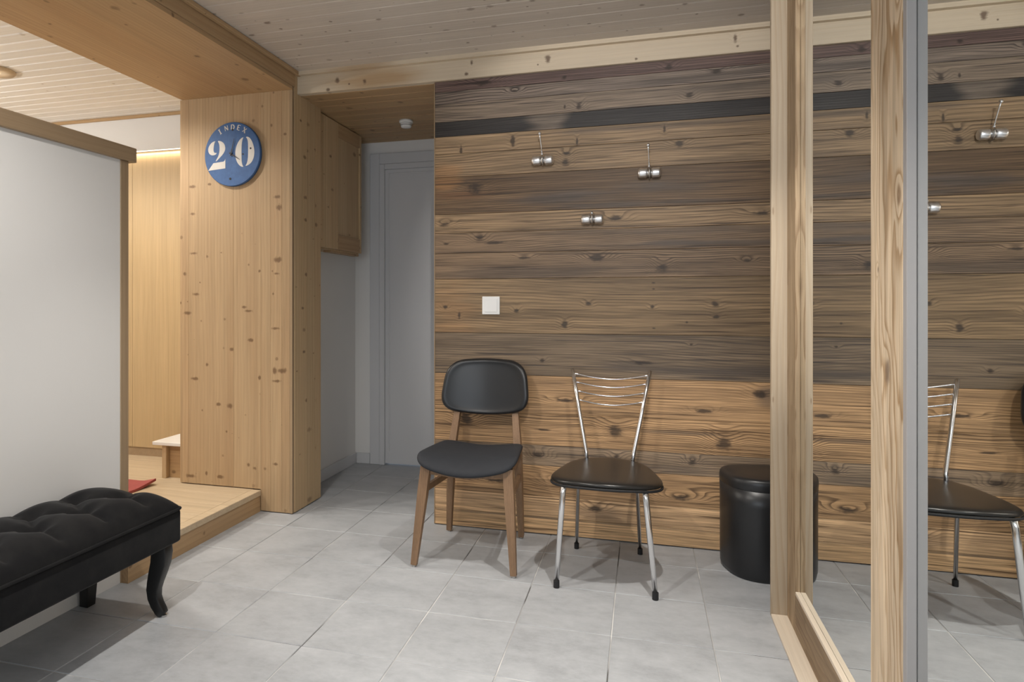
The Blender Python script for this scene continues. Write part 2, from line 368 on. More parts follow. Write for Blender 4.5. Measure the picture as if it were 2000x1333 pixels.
def tile_mat():
    s = NT('grey_stone_tile'); tc = s.n('ShaderNodeTexCoord').outputs['Object']; oi = s.n('ShaderNodeObjectInfo').outputs['Random']
    Q = s.vmath('MULTIPLY_ADD', (13.0, 7.0, 3.0), oi, tc)
    a = s.noise(s.vmath('MULTIPLY', Q, (4, 7, 4)), 1, 5, 0.66); b = s.noise(s.vmath('MULTIPLY', Q, (26, 44, 20)), 1, 5, 0.72)
    f = s.math('ADD', s.math('MULTIPLY', a, 0.6), s.math('MULTIPLY', b, 0.4))
    c = s.ramp(f, [(0.32, (0.305, 0.315, 0.328)), (0.48, (0.39, 0.402, 0.418)), (0.66, (0.46, 0.472, 0.488))])
    c = s.mix(1.0, c, s.math('MULTIPLY_ADD', oi, 0.06, 0.97), 'MULTIPLY')
    s.bump(f, 0.25, 0.003)
    s.b.inputs['Specular IOR Level'].default_value = 0.35
    return s.set(c, s.mr(b, 0.3, 0.7, 0.42, 0.6))
M['tile'] = tile_mat()
def grout_mat():
    s = NT('tile_grout'); tc = s.n('ShaderNodeTexCoord').outputs['Object']
    a = s.noise(s.vmath('MULTIPLY', tc, (3.3, 2.9, 1)), 1, 2, 0.5)
    return s.set(s.ramp(a, [(0.34, (0.08, 0.075, 0.07)), (0.40, (0.33, 0.325, 0.32)), (0.54, (0.46, 0.455, 0.445)), (0.60, (0.68, 0.67, 0.64))]), 0.8)
M['grout'] = grout_mat()

# ================================================================== SETTING
# floor: grout bed with stone tiles laid on it
TP = 0.3335; TX0, TY0 = -0.104, 2.575
floor = struct(box('floor', (-2.12, -1.8, -0.06), (1.16, 4.35, -0.0022), M['grout']), 'light grey stone tile floor with pale joints')
def tile_bm(sx, sy):
    bm = bmesh.new(); add_box(bm, (0, 0, -0.02), (sx, sy, 0)); t = [e for e in bm.edges if all(v.co.z > -0.001 for v in e.verts)]
    bmesh.ops.bevel(bm, geom=t, offset=0.0018, segments=1, affect='EDGES'); return bm
tile_cache = {}
G = 0.0017
for i in range(-6, 4):
    for j in range(-12, 5):
        x0, x1 = TX0 + i * TP, TX0 + (i + 1) * TP; y0, y1 = TY0 + j * TP, TY0 + (j + 1) * TP
        x0 = max(x0, -2.075 if y1 < 3.4 else -2.0); x1 = min(x1, 0.56 if y0 < 2.3 else 1.10); y1 = min(y1, 4.24)
        y0 = max(y0, -1.75)
        if x1 - x0 < 0.02 or y1 - y0 < 0.02: continue
        key = (round(x1 - x0, 3), round(y1 - y0, 3))
        if key not in tile_cache:
            o = new_obj('tile', tile_bm(x1 - x0 - 2 * G, y1 - y0 - 2 * G), M['tile'], floor); tile_cache[key] = o
        else: o = copy_obj(tile_cache[key], parent=floor)
        o.location = (x0 + G, y0 + G, random.uniform(-0.0006, 0.0006))

# platform floor of the side room
XP = -2.03; ZP = 0.118
plat = struct(box('floor_platform', (-4.62, -1.8, 0.0), (XP - 0.055, 3.60, ZP - 0.022), M['oak_floor']), 'raised pale oak platform floor of the side room')
bm = bmesh.new(); add_box(bm, (0, 0, 0), (4.62 - 2.085, 0.1595, 0.022), 0.0012); pb = None
for k in range(10):
    y = 2.0 + k * 0.16
    if pb is None: pb = new_obj('plank', bm, M['oak_floor'], plat); o = pb
    else: o = copy_obj(pb, parent=plat)
    o.location = (-4.62, y, ZP - 0.022)
box('plank_field', (-4.62, -1.8, ZP - 0.022), (-2.085, 1.9995, ZP), M['oak_floor'], plat)
box('nosing', (-2.0845, 2.146, ZP - 0.03), (XP, 3.078, ZP), M['oak_floor'], plat, 0.002)
box('riser', (-2.0845, 2.146, 0.0), (XP - 0.004, 3.078, ZP - 0.03), M['pine_y'], plat)

# half-height partition with timber cap and end post
part = struct(box('wall_partition', (-2.15, -1.8, 0.0), (-2.07, 2.142, 1.742), M['white']), 'white half-height partition wall with timber cap')
box('cap_rail', (-2.175, -1.8, 1.738), (-2.052, 2.213, 1.798), M['trim_y'], part, 0.002)
box('end_post', (-2.152, 2.142, 0.0), (-2.066, 2.184, 1.738), M['trim_z'], part, 0.002)

# timber column
colm = struct(box('wall_column', (-2.54, 3.096, 0.0), (-1.85, 3.368, ZC), M['pine_v']), 'knotty pine clad column beside the hallway alcove')
cx = [-2.556, -2.498, -2.205, -1.972, -1.9, -1.852]
for k, (a, b) in enumerate(zip(cx, cx[1:])):
    z0 = ZP + 0.006 if b < -2.0 else 0.006
    if a < XP < b:
        box('board', (a + 0.0006, 3.078, ZP + 0.006), (XP - 0.001, 3.0955, 2.309), M['pine_col'], colm)
        box('board', (XP - 0.001, 3.0785, 0.006), (b - 0.0006, 3.0955, 2.309), M['pine_col'], colm)
    else: box('board', (a + 0.0006, 3.078, z0), (b - 0.0006, 3.0955, 2.309), M['pine_col'], colm)
box('corner_strip', (-1.8515, 3.0765, 0.004), (-1.836, 3.0955, 2.309), M['trim_z'], colm, 0.001)
for a, b in ((3.0965, 3.225), (3.2265, 3.318), (3.3195, 3.385)):
    box('board', (-1.8495, a, 0.006), (-1.832, b, ZC - 0.001), M['pine_v'], colm)
box('board', (-2.556, 3.0965, ZP), (-2.5405, 3.385, ZC - 0.001), M['pine_v'], colm)

# ceiling beam that rests on the column
beam = struct(box('ceiling_beam', (-2.52, -1.8, 2.328), (-1.85, 3.095, ZC), M['pine_y']), 'boxed pine ceiling beam running to the column')
for a, b in ((-2.54, -2.495), (-2.4945, -2.14), (-2.1395, -1.872)):
    box('board', (a, -1.8, 2.309), (b, 3.0775, 2.3275), M['pine_y'], beam)
box('edge_strip', (-1.8715, -1.8, 2.3075), (-1.834, 3.076, 2.3275), M['pine_y'], beam, 0.001)
box('side_board', (-1.8495, -1.8, 2.328), (-1.830, 3.0955, ZC - 0.001), M['pine_y'], beam)
box('cove_strip', (-1.8295, -1.8, ZC - 0.022), (-1.808, 3.16, ZC - 0.001), M['pine_y'], beam, 0.003)
box('side_board', (-2.54, -1.8, 2.328), (-2.5205, 3.0955, ZC - 0.001), M['pine_y'], beam)

# main ceiling boards
ceil = struct(box('ceiling', (-4.7, -1.9, ZC + 0.016), (1.2, 4.4, ZC + 0.08), M['ceil_groove']), 'whitewashed pine board ceiling')
def board_bm(L, W, T=0.015, ch=0.004):
    """tongue-and-groove board: chamfered long lower edges, hanging below z=0"""
    prof = [(0, T), (0, ch), (ch, 0), (W - ch, 0), (W, ch), (W, T)]
    bm = bmesh.new()
    a = [bm.verts.new((0, y, z)) for y, z in prof]; b = [bm.verts.new((L, y, z)) for y, z in prof]
    bm.faces.new(a); bm.faces.new(list(reversed(b)))
    for k in range(len(prof)):
        k2 = (k + 1) % len(prof); bm.faces.new((a[k2], a[k], b[k], b[k2]))
    bmesh.ops.recalc_face_normals(bm, faces=bm.faces[:]); return bm
cb = None
y = 2.72 + 4 * 0.1 - 0.1
for k in range(49):
    yy = 3.02 - k * 0.1
    if yy < -1.8: break
    if cb is None: cb = new_obj('board', board_bm(2.99, 0.0985, ch=0.003), M['ceil_x'], ceil); o = cb
    else: o = copy_obj(cb, parent=ceil)
    o.location = (-1.829, yy, ZC)
lb = None
for k in range(66):
    yy = 2.248 + (16 - k) * 0.078
    if yy < -1.8: break
    if lb is None: lb = new_obj('board', board_bm(2.08, 0.0755, ch=0.005), M['ceil_white'], ceil); o = lb
    else: o = copy_obj(lb, parent=ceil)
    o.location = (-4.62, yy, ZC)

# fascia over alcove and reclaimed wall
YW = 3.136
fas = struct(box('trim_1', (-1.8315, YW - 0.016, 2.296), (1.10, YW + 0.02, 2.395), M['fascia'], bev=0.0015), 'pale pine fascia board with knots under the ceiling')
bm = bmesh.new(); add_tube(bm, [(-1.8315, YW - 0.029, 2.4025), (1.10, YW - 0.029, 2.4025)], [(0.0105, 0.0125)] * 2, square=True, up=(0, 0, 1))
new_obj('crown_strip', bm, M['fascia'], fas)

# hallway alcove: soffit, walls, door
sof = struct(box('ceiling_soffit', (-2.05, YW + 0.021, 2.31), (-0.86, 4.36, ZC + 0.01), M['ceil_groove']), 'lowered pine board soffit over the hallway alcove')
sb = None
for k in range(11):
    if sb is None: sb = new_obj('board', board_bm(1.16, 0.0985, ch=0.003), M['pine_x'], sof); o = sb
    else: o = copy_obj(sb, parent=sof)
    o.location = (-2.02, YW + 0.021 + k * 0.1, 2.295)
wl = struct(box('wall_left', (-2.10, 3.386, 0.0), (-2.0, 4.24, 2.295), M['white']), 'white side wall of the hallway alcove')
bb = struct(box('baseboard_left', (-1.9995, 3.386, 0.0), (-1.986, 4.205, 0.075), M['white_door'], bev=0.002), 'white skirting along the alcove side wall')
YD = 4.205
wb = struct_empty('wall_back', 'white end wall of the alcove around the door')
box('wall_panel', (-2.10, YD, 0.0), (-1.80, YD + 0.12, 2.30), M['white'], wb)
box('wall_panel', (-1.80, YD, 2.15), (-0.86, YD + 0.12, 2.30), M['white'], wb)
struct(box('baseboard_back', (-1.985, YD - 0.013, 0.0), (-1.883, YD - 0.0005, 0.075), M['white_door'], bev=0.002), 'white skirting left of the hallway door')
struct(box('wall_right_alcove', (-0.90, YW + 0.06, 0.0), (-0.86, 4.32, 2.295), M['white']), 'white right-hand wall of the alcove')
dr = struct(box('door_1', (-1.7650, YD - 0.012, 0.012), (-0.92, YD + 0.03, 2.0955), M['white_door'], bev=0.002), 'plain white interior door in the alcove')
box('casing', (-1.88, YD - 0.016, 0.0), (-1.806, YD - 0.0005, 2.212), M['white_door'], dr, 0.003)
box('casing', (-1.8055, YD - 0.022, 0.0), (-1.766, YD + 0.06, 2.135), M['white_door'], dr, 0.003)
box('casing', (-1.8055, YD - 0.016, 2.1355), (-0.92, YD - 0.0005, 2.212), M['white_door'], dr, 0.003)
box('casing', (-1.7655, YD - 0.022, 2.096), (-0.92, YD + 0.06, 2.135), M['white_door'], dr, 0.003)
for lo, hi in (((-1.738, YD - 0.016, 0.10), (-1.728, YD - 0.0118, 2.07)), ((-1.728, YD - 0.016, 2.06), (-0.95, YD - 0.0118, 2.07))):
    box('moulding', lo, hi, M['white_door'], dr, 0.002)

# wall cupboard in the alcove
cb_ = thing('wall_cabinet', 'pine wall cabinet with framed door hanging in the alcove', 'cabinet', (-1.93, 3.72, 1.48))
box('body', (-0.069, -0.334, 0.0), (0.05, 0.284, 0.812), M['pine_v'], cb_)
dd = bpy.data.objects.new('door', None); COL.objects.link(dd); dd.parent = cb_
for lo, hi, m in (((0.0505, -0.33, 0.008), (0.072, -0.062, 0.808), 'pine_v'), ((0.0505, 0.255, 0.008), (0.072, 0.282, 0.808), 'pine_v')):
    box('stile', lo, hi, M[m], dd, 0.0015)
for z0, z1 in ((0.008, 0.102), (0.722, 0.808)): box('rail', (0.0505, -0.0615, z0), (0.072, 0.2545, z1), M['pine_y'], dd, 0.0015)
box('panel', (0.0505, -0.0615, 0.1025), (0.064, 0.2545, 0.7215), M['pine_v'], dd)
box('bottom_lip', (0.0, -0.12, -0.012), (0.05, 0.284, -0.0005), M['pine_y'], cb_)

# smoke detector
sd = thing('smoke_detector', 'round white smoke detector on the alcove soffit', 'detector', (-1.433, 3.742, 2.2945))
lathe('base', [(0.0, 0.0), (0.043, 0.0), (0.044, -0.01), (0.04, -0.016), (0.0, -0.016)], M['plastic'], sd, 32)
lathe('sensor', [(0.0, -0.0165), (0.034, -0.0165), (0.036, -0.03), (0.030, -0.043), (0.0, -0.045)], M['plastic'], sd, 32)
tube('slot', [(0.0345 * math.cos(a), 0.0345 * math.sin(a), -0.0315) for a in [2 * math.pi * k / 24 for k in range(25)]], 0.0018, M['black'], sd, 6, cap=False)

# side room shell, oak wardrobe, LED cornice
YO = 3.57
struct(box('wall_far', (-4.62, YO + 0.008, ZP), (-2.105, YO + 0.10, 2.172), M['white']), 'wall behind the oak cladding')
cor = struct(box('wall_cornice', (-4.62, YO - 0.022, 2.173), (-2.105, YO + 0.10, 2.40), M['white']), 'white band of wall above the oak panels')
struct(box('trim_2', (-4.62, YO - 0.040, 2.3925), (-2.56, YO - 0.0225, ZC), M['pine_x'], bev=0.003), 'pine cove strip under the side room ceiling')
led = box('led_profile', (-4.4, YO - 0.020, 2.1690), (-2.3, YO - 0.012, 2.1728), M['led'], cor)
oak = thing('oak_panel_wardrobe', 'tall light oak panels lit from above behind the column', 'wardrobe', (-3.2, YO, ZP))
for k in range(4): box('panel', (-1.38 + k * 0.62 + 0.001, -0.008, 0.058), (-1.38 + (k + 1) * 0.62 - 0.001, 0.006, 2.048), M['oak'], oak)
box('plinth', (-1.38, -0.002, 0.0), (1.08, 0.006, 0.057), M['trim_y'], oak)
struct(box('wall_far_left', (-4.70, -1.8, 0.0), (-4.62, 3.67, ZC), M['white']), 'far side wall of the side room')

# wall behind the camera with the window that lets daylight in
wr = struct_empty('wall_rear', 'wall behind the viewer with a window')
for lo, hi in (((-4.7, -1.9, 0), (-1.45, -1.8, ZC)), ((0.35, -1.9, 0), (1.2, -1.8, ZC)), ((-1.45, -1.9, 0), (0.35, -1.8, 0.75)), ((-1.45, -1.9, 2.15), (0.35, -1.8, ZC))):
    box('wall_panel', lo, hi, M['white'], wr)
win = struct(box('window_1', (-1.45, -1.88, 0.75), (0.35, -1.86, 0.80), M['white_door']), 'window behind the viewer')
for lo, hi in (((-1.45, -1.88, 2.10), (0.35, -1.86, 2.15)), ((-1.45, -1.88, 0.80), (-1.40, -1.86, 2.10)), ((0.30, -1.88, 0.80), (0.35, -1.86, 2.10)), ((-0.575, -1.88, 0.80), (-0.525, -1.86, 2.10))):
    box('window_frame', lo, hi, M['white_door'], win)

# right-hand closet wall behind the mirror doors
struct(box('wall_right', (1.10, -1.8, 0.0), (1.18, 3.26, ZC), M['white']), 'wall at the back of the closet')
struct(box('wall_closet_end', (0.515, 2.555, 0.0), (1.0995, 2.58, ZC - 0.001), M['white']), 'end panel of the closet')

# ------------------------------------------------------------------ reclaimed plank wall
YB = YW + 0.021
ww = struct(box('wall_planks', (-1.04, YB, 0.0), (1.10, YB + 0.038, 2.296), M['black']), 'reclaimed brown plank wall behind the chairs')
TAN, TAND = (0.215, 0.150, 0.092), (0.072, 0.045, 0.026)
GRY, GRYD = (0.165, 0.132, 0.112), (0.055, 0.042, 0.036)
BRN, BRND = (0.140, 0.090, 0.052), (0.042, 0.027, 0.017)
GLD, GLDD = (0.325, 0.205, 0.110), (0.088, 0.048, 0.023)
DRK = (0.040, 0.036, 0.035); DRKD = (0.016, 0.014, 0.014)
STN = (0.060, 0.048, 0.040)
ORG = (0.215, 0.110, 0.045)
RED = (0.120, 0.080, 0.072)
# z top, z bottom, light, dark, freq, warp, band, knots (u, v, ru, rv, swirl), stains
PLANKS = [
 (2.296, 2.242, RED, (0.045, 0.028, 0.026), 90, 1.4, 0.8, [(-0.78, 2.272, 0.05, 0.016, 5), (-0.37, 2.262, 0.015, 0.010, 1), (0.12, 2.265, 0.02, 0.012, 2)], []),
 (2.242, 2.176, GRY, GRYD, 80, 2.2, 0.75, [(-0.62, 2.215, 0.02, 0.008, 2), (0.33, 2.225, 0.035, 0.012, 3)], [(0.35, 2.205, 0.35, 0.02, STN, 0.5)]),
 (2.176, 2.086, (0.185, 0.145, 0.113), GRYD, 75, 1.6, 0.7, [(-0.30, 2.115, 0.016, 0.016, 2.2), (0.21, 2.125, 0.018, 0.016, 2), (-0.37, 2.115, 0.006, 0.012, 0.4)], [(0.45, 2.15, 0.25, 0.02, STN, 0.5)]),
 (2.086, 2.009, DRK, DRKD, 90, 1.5, 0.7, [], [(-0.45, 2.048, 0.085, 0.12, (0.14, 0.11, 0.085), 0.75)]),
 (2.009, 1.919, TAN, TAND, 45, 1.0, 0.42, [(-0.63, 1.965, 0.012, 0.028, 0.8), (-0.90, 1.935, 0.008, 0.024, 0.5), (0.10, 1.975, 0.007, 0.022, 0.5), (-0.31, 1.945, 0.006, 0.020, 0.4)], [(0.1, 1.99, 0.9, 0.012, STN, 0.5)]),
 (1.919, 1.799, TAN, TAND, 60, 1.6, 0.55, [(-0.365, 1.842, 0.018, 0.022, 2.0), (0.163, 1.90, 0.023, 0.018, 2.2), (-0.36, 1.885, 0.02, 0.012, 1.4)], [(-0.98, 1.84, 0.10, 0.05, ORG, 0.5)]),
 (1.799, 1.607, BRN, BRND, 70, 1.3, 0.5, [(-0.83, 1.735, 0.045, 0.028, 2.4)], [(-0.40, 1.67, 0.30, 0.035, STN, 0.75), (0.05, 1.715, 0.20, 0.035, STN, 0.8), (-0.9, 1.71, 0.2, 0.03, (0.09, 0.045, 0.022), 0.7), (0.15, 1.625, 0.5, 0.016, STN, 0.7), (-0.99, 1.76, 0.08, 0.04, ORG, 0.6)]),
 (1.607, 1.510, (0.225, 0.155, 0.093), TAND, 55, 1.9, 0.6, [(-0.13, 1.560, 0.035, 0.014, 2.6), (-0.99, 1.555, 0.03, 0.015, 2.4), (0.52, 1.56, 0.04, 0.012, 2.4)], []),
 (1.510, 1.405, (0.165, 0.113, 0.073), BRND, 85, 1.8, 0.65, [(-0.80, 1.480, 0.024, 0.020, 2.4), (-0.98, 1.455, 0.016, 0.006, 1), (-0.72, 1.455, 0.06, 0.010, 1)], [(0.25, 1.43, 0.4, 0.015, STN, 0.8), (0.1, 1.49, 0.5, 0.02, STN, 0.4)]),
 (1.405, 1.273, (0.172, 0.118, 0.076), BRND, 95, 2.2, 0.8, [(-0.215, 1.368, 0.038, 0.020, 4.5), (0.09, 1.315, 0.026, 0.020, 4.2), (-0.57, 1.376, 0.03, 0.008, 3.0), (0.46, 1.345, 0.02, 0.008, 2.5)], [(-0.6, 1.30, 0.6, 0.03, STN, 0.35)]),
 (1.273, 0.998, (0.225, 0.155, 0.090), TAND, 55, 1.5, 0.5, [(-0.985, 1.128, 0.012, 0.012, 1.5), (-0.61, 1.112, 0.013, 0.013, 1.6), (-0.255, 1.146, 0.014, 0.010, 1.5), (-0.37, 1.045, 0.015, 0.022, 1.2), (0.045, 1.13, 0.010, 0.010, 1.0),
      (0.325, 1.142, 0.018, 0.014, 1.2), (0.33, 1.085, 0.015, 0.010, 1.0), (0.05, 1.245, 0.008, 0.004, 0.2), (0.05, 1.216, 0.008, 0.004, 0.2), (0.05, 1.03, 0.010, 0.004, 0.2), (-0.91, 1.085, 0.008, 0.018, 0.5), (0.2, 1.06, 0.008, 0.006, 0.3)],
      [(-0.95, 1.1, 0.14, 0.14, ORG, 0.3)]),
 (0.998, 0.787, (0.185, 0.136, 0.092), GRYD, 75, 1.7, 0.6, [(-0.48, 0.862, 0.012, 0.010, 1.5), (0.22, 0.955, 0.010, 0.007, 0.6), (0.0, 0.865, 0.05, 0.010, 1.6)], [(0.25, 0.83, 0.40, 0.03, STN, 0.7)]),
 (0.787, 0.600, GLD, GLDD, 62, 1.4, 0.5, [(0.28, 0.645, 0.035, 0.010, 3.6), (-0.36, 0.67, 0.05, 0.010, 3.0), (0.52, 0.735, 0.03, 0.02, 2.0)], [(0.55, 0.73, 0.06, 0.05, STN, 0.6)]),
 (0.600, 0.443, GLD, GLDD, 70, 2.0, 0.7, [(-0.87, 0.555, 0.035, 0.028, 3.2), (-0.13, 0.53, 0.04, 0.03, 3.0), (0.36, 0.50, 0.035, 0.034, 3.4), (-0.48, 0.52, 0.04, 0.006, 1.0)], [(0.15, 0.54, 0.2, 0.012, STN, 0.5)]),
 (0.443, 0.341, (0.20, 0.145, 0.098), GRYD, 80, 2.2, 0.75, [(-0.50, 0.395, 0.03, 0.016, 4.0), (0.225, 0.405, 0.018, 0.014, 3.2), (-0.12, 0.41, 0.02, 0.012, 2)], [(0.0, 0.37, 0.5, 0.02, STN, 0.4)]),
 (0.341, 0.190, GLD, GLDD, 50, 2.6, 0.8, [(-0.35, 0.265, 0.07, 0.016, 5.0), (0.17, 0.235, 0.05, 0.014, 4.0), (-0.72, 0.25, 0.06, 0.010, 2.6)], []),
 (0.190, 0.087, (0.255, 0.170, 0.10), GLDD, 60, 1.6, 0.5, [(-0.22, 0.15, 0.03, 0.018, 2.4)], [(-0.2, 0.14, 0.12, 0.04, STN, 0.35)]),
 (0.087, 0.004, (0.265, 0.176, 0.10), GLDD, 55, 1.2, 0.4, [], [(-0.5, 0.083, 0.8, 0.006, STN, 0.6)]),
]
for i, (zt, zb, li, da, fr, wa, ba, kn, st) in enumerate(PLANKS):
    pk = 1.55 * {3: 0.78, 6: 0.86, 10: 0.80, 11: 0.76, 15: 1.05, 16: 1.8, 17: 1.85}.get(i, 1.0)  # lowest planks get a lighter wood colour, standing in for light there
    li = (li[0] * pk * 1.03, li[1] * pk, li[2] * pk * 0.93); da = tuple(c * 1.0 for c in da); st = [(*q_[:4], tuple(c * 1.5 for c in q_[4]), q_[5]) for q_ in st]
    m = wood('reclaimed_plank_%d' % (i + 1), 'X', li, da, fr * 1.25, wa, 0.55, 3.2, min(1.0, ba * 1.35), 0.62, knots=kn, knot_col=(0.030, 0.021, 0.016), stains_tints=st,
             rough=0.50, bump=0.35, rnd=False, seed=i * 1.37 + 0.4, spec=0.35, crack=0.85, fine=190, fade0=0.5, midw=0.75, tone=((li[0] * 0.55, li[1] * 0.55, li[2] * 0.57), 1.1, 12, 0.6))
    box('plank', (-1.0405, YW - random.uniform(0, 0.0012), zb + 0.0006), (1.0995, YB - 0.0004, zt - 0.0006), m, ww, 0.0012)
box('edge_strip', (-1.0455, YW - 0.001, 0.004), (-1.0412, YB + 0.03, 2.295), M['trim_z'], ww)

# ================================================================== CLOSET: frame and two mirror doors
fr = thing('closet_door_frame', 'pale spruce jamb and floor strip framing the mirror closet', 'door frame', (0.455, 2.53, 0.0))
box('jamb', (0.0, 0.0, 0.0), (0.0585, 0.022, ZC - 0.001), M['spruce_z'], fr, 0.0015)
box('threshold', (-0.001, -4.2, 0.0), (0.0555, -0.0005, 0.012), M['spruce_pale'], fr, 0.0015)
def mirror_door(name, label, xf, y0, y1, stile, zr, sm):
    """frame face at x=xf (facing -X), spans y0..y1, mirror set back 16 mm"""
    t = thing(name, label, 'mirror door', (xf, y1, 0.013), 0, 'sliding mirror doors of the closet')
    L = y1 - y0; H = ZC - 0.016
    box('stile', (0, -stile, 0), (0.016, 0, H), M[sm], t, 0.0012)
    box('stile', (0, -L, 0), (0.016, -L + stile, H), M['spruce_rough'], t, 0.0012)
    box('rail', (0, -L + stile + 0.0005, 0), (0.014, -stile - 0.0005, zr - 0.012), M['spruce_y'], t, 0.001)
    box('rail_cap', (0, -L + stile + 0.0005, zr - 0.0115), (0.0159, -stile - 0.0005, zr), M['spruce_pale'], t, 0.001)
    box('rail', (0, -L + stile + 0.0005, H - 0.10), (0.016, -stile - 0.0005, H), M['spruce_y'], t, 0.001)
    box('mirror', (0.0162, -L + 0.01, 0.01), (0.0222, -0.01, H - 0.01), M['mirror'], t)
    return t
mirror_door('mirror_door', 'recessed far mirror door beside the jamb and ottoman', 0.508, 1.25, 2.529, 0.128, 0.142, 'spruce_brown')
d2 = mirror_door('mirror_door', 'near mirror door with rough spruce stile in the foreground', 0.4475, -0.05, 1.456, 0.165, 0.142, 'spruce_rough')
box('edge_profile', (0.0, -0.1825, 0.142), (0.0158, -0.1655, ZC - 0.12), M['alu'], d2, 0.001)

# ================================================================== THINGS
# ---- wall clock
ck = thing('wall_clock', 'round blue clock stencilled INDEX 20 on the pine column', 'clock', (-2.199, 3.0775, 1.976))
RC = 0.178
bm = bmesh.new(); add_lathe(bm, [(0, 0), (RC - 0.004, 0), (RC, 0.003), (RC, 0.017), (RC - 0.003, 0.02), (0, 0.02)], 72)
fc = new_obj('face', bm, M['blue'], ck, False, None, (R(90), 0, 0))
for p in fc.data.polygons: p.use_smooth = abs(p.normal.z) < 0.3
def q(x, y): return ((x - 582) / 494 * RC, -(y - 665) / 555 * RC)
def smooth_poly(pts, it=2):
    for _ in range(it):
        out = []
        for k in range(len(pts)):
            a, b = pts[k], pts[(k + 1) % len(pts)]
            out += [(a[0] * .75 + b[0] * .25, a[1] * .75 + b[1] * .25), (a[0] * .25 + b[0] * .75, a[1] * .25 + b[1] * .75)]
        pts = out
    return pts
digits = {
 'digit_two': [([(292, 418), (240, 428), (190, 470), (155, 535), (158, 605), (190, 652), (242, 670), (300, 652), (308, 622), (272, 628), (250, 592), (254, 520), (268, 450)], 1),
               ([(322, 415), (390, 428), (442, 472), (465, 540), (456, 602), (420, 660), (372, 708), (300, 775), (286, 772), (338, 690), (358, 620), (362, 540), (354, 470)], 1),
               ([(156, 930), (250, 802), (430, 786), (450, 770), (464, 740), (464, 906)], 0)],
 'digit_zero': [([(790, 384), (740, 405), (690, 465), (650, 560), (638, 660), (650, 762), (690, 845), (740, 892), (790, 902), (758, 850), (750, 740), (750, 540), (766, 425)], 1),
                ([(820, 384), (872, 386), (922, 440), (965, 555), (978, 660), (962, 765), (922, 835), (870, 872), (812, 892), (850, 835), (866, 720), (866, 520), (856, 425)], 1)]}
for nm, polys in digits.items():
    bm = bmesh.new()
    for pl, sm in polys:
        pts = [q(*p) for p in pl]
        if sm: pts = smooth_poly(pts, 2)
        add_prism(bm, pts, -0.0208, -0.0198)
    new_obj(nm, bm, M['cream'], ck)
def letter(strokes, ang, rad, name):
    bm = bmesh.new()
    for (x0, y0, x1, y1, w) in strokes:
        d = Vector((x1 - x0, y1 - y0)); n = Vector((-d.y, d.x)).normalized() * w / 2
        pts = [(x0 + n.x, y0 + n.y), (x1 + n.x, y1 + n.y), (x1 - n.x, y1 - n.y), (x0 - n.x, y0 - n.y)]
        ca, sa = math.cos(-ang), math.sin(-ang); cx_, cy_ = rad * math.sin(ang), rad * math.cos(ang)
        pts = [(cx_ + px * ca - py * sa, cy_ + px * sa + py * ca) for px, py in pts]
        add_prism(bm, pts, -0.0208, -0.0198)
    new_obj(name, bm, M['cream'], ck)
h_, t_, k_ = 0.0135, 0.0035, 0.0065
LET = {'letter_i': ([(0, -h_, 0, h_, k_), (-.006, h_, .006, h_, t_), (-.006, -h_, .006, -h_, t_)], -31),
       'letter_n': ([(-.009, -h_, -.009, h_, t_), (.009, -h_, .009, h_, t_), (-.009, h_, .009, -h_, k_)], -14),
       'letter_d': ([(-.008, -h_, -.008, h_, k_), (-.005, h_, .004, h_ * .85, t_), (.004, h_ * .85, .010, .003, k_), (.010, .003, .010, -.003, k_), (.010, -.003, .004, -h_ * .85, k_), (-.005, -h_, .004, -h_ * .85, t_)], 1.5),
       'letter_e': ([(-.006, -h_, -.006, h_, k_), (-.004, h_, .009, h_, t_), (-.004, 0, .006, 0, t_), (-.004, -h_, .009, -h_, t_)], 16.5),
       'letter_x': ([(-.009, h_, .009, -h_, k_), (.009, h_, -.009, -h_, t_), (-.012, h_, -.004, h_, t_), (.004, -h_, .012, -h_, t_)], 32)}
for nm, (st, an) in LET.items(): letter(st, R(an), 0.150, nm)
for (x, y, r) in ((592, 245, 0.006), (910, 588, 0.0055), (550, 1092, 0.0065), (775, 678, 0.0045)):
    a, b = q(x, y); lathe('hour_mark', [(0, 0), (r, 0), (r, 0.0015), (0, 0.0015)], M['black'], ck, 16, (0, 0, 0), False, (a, -0.0198, b), (R(90), 0, 0))
for nm, tip, w in (('minute_hand', (628, 405), 0.004), ('hour_hand', (726, 772), 0.0045)):
    a = Vector(q(575, 665)); b = Vector(q(*tip)); d = (b - a).normalized(); n = Vector((-d.y, d.x)) * w; s_ = a - d * 0.012
    bm = bmesh.new(); add_prism(bm, [(s_.x + n.x, s_.y + n.y), (s_.x - n.x, s_.y - n.y), (b.x - n.x * .25, b.y - n.y * .25), (b.x + n.x * .25, b.y + n.y * .25)], -0.0262, -0.0252)
    new_obj(nm, bm, M['black'], ck)
lathe('spindle', [(0, 0), (0.005, 0), (0.005, 0.009), (0, 0.009)], M['black'], ck, 16, (0, 0, 0), False, (q(575, 665)[0], -0.0198, q(575, 665)[1]), (R(90), 0, 0))

# ---- light switch
sw = thing('light_switch', 'square white light switch on the plank wall', 'switch', (-0.741, YW - 0.0015, 1.137))
box('plate', (-0.0455, -0.008, -0.0455), (0.0455, 0.0, 0.0455), M['plastic'], sw, 0.003, 2)
box('rocker', (-0.0325, -0.0115, -0.034), (0.0325, -0.0082, 0.034), M['plastic'], sw, 0.0015)

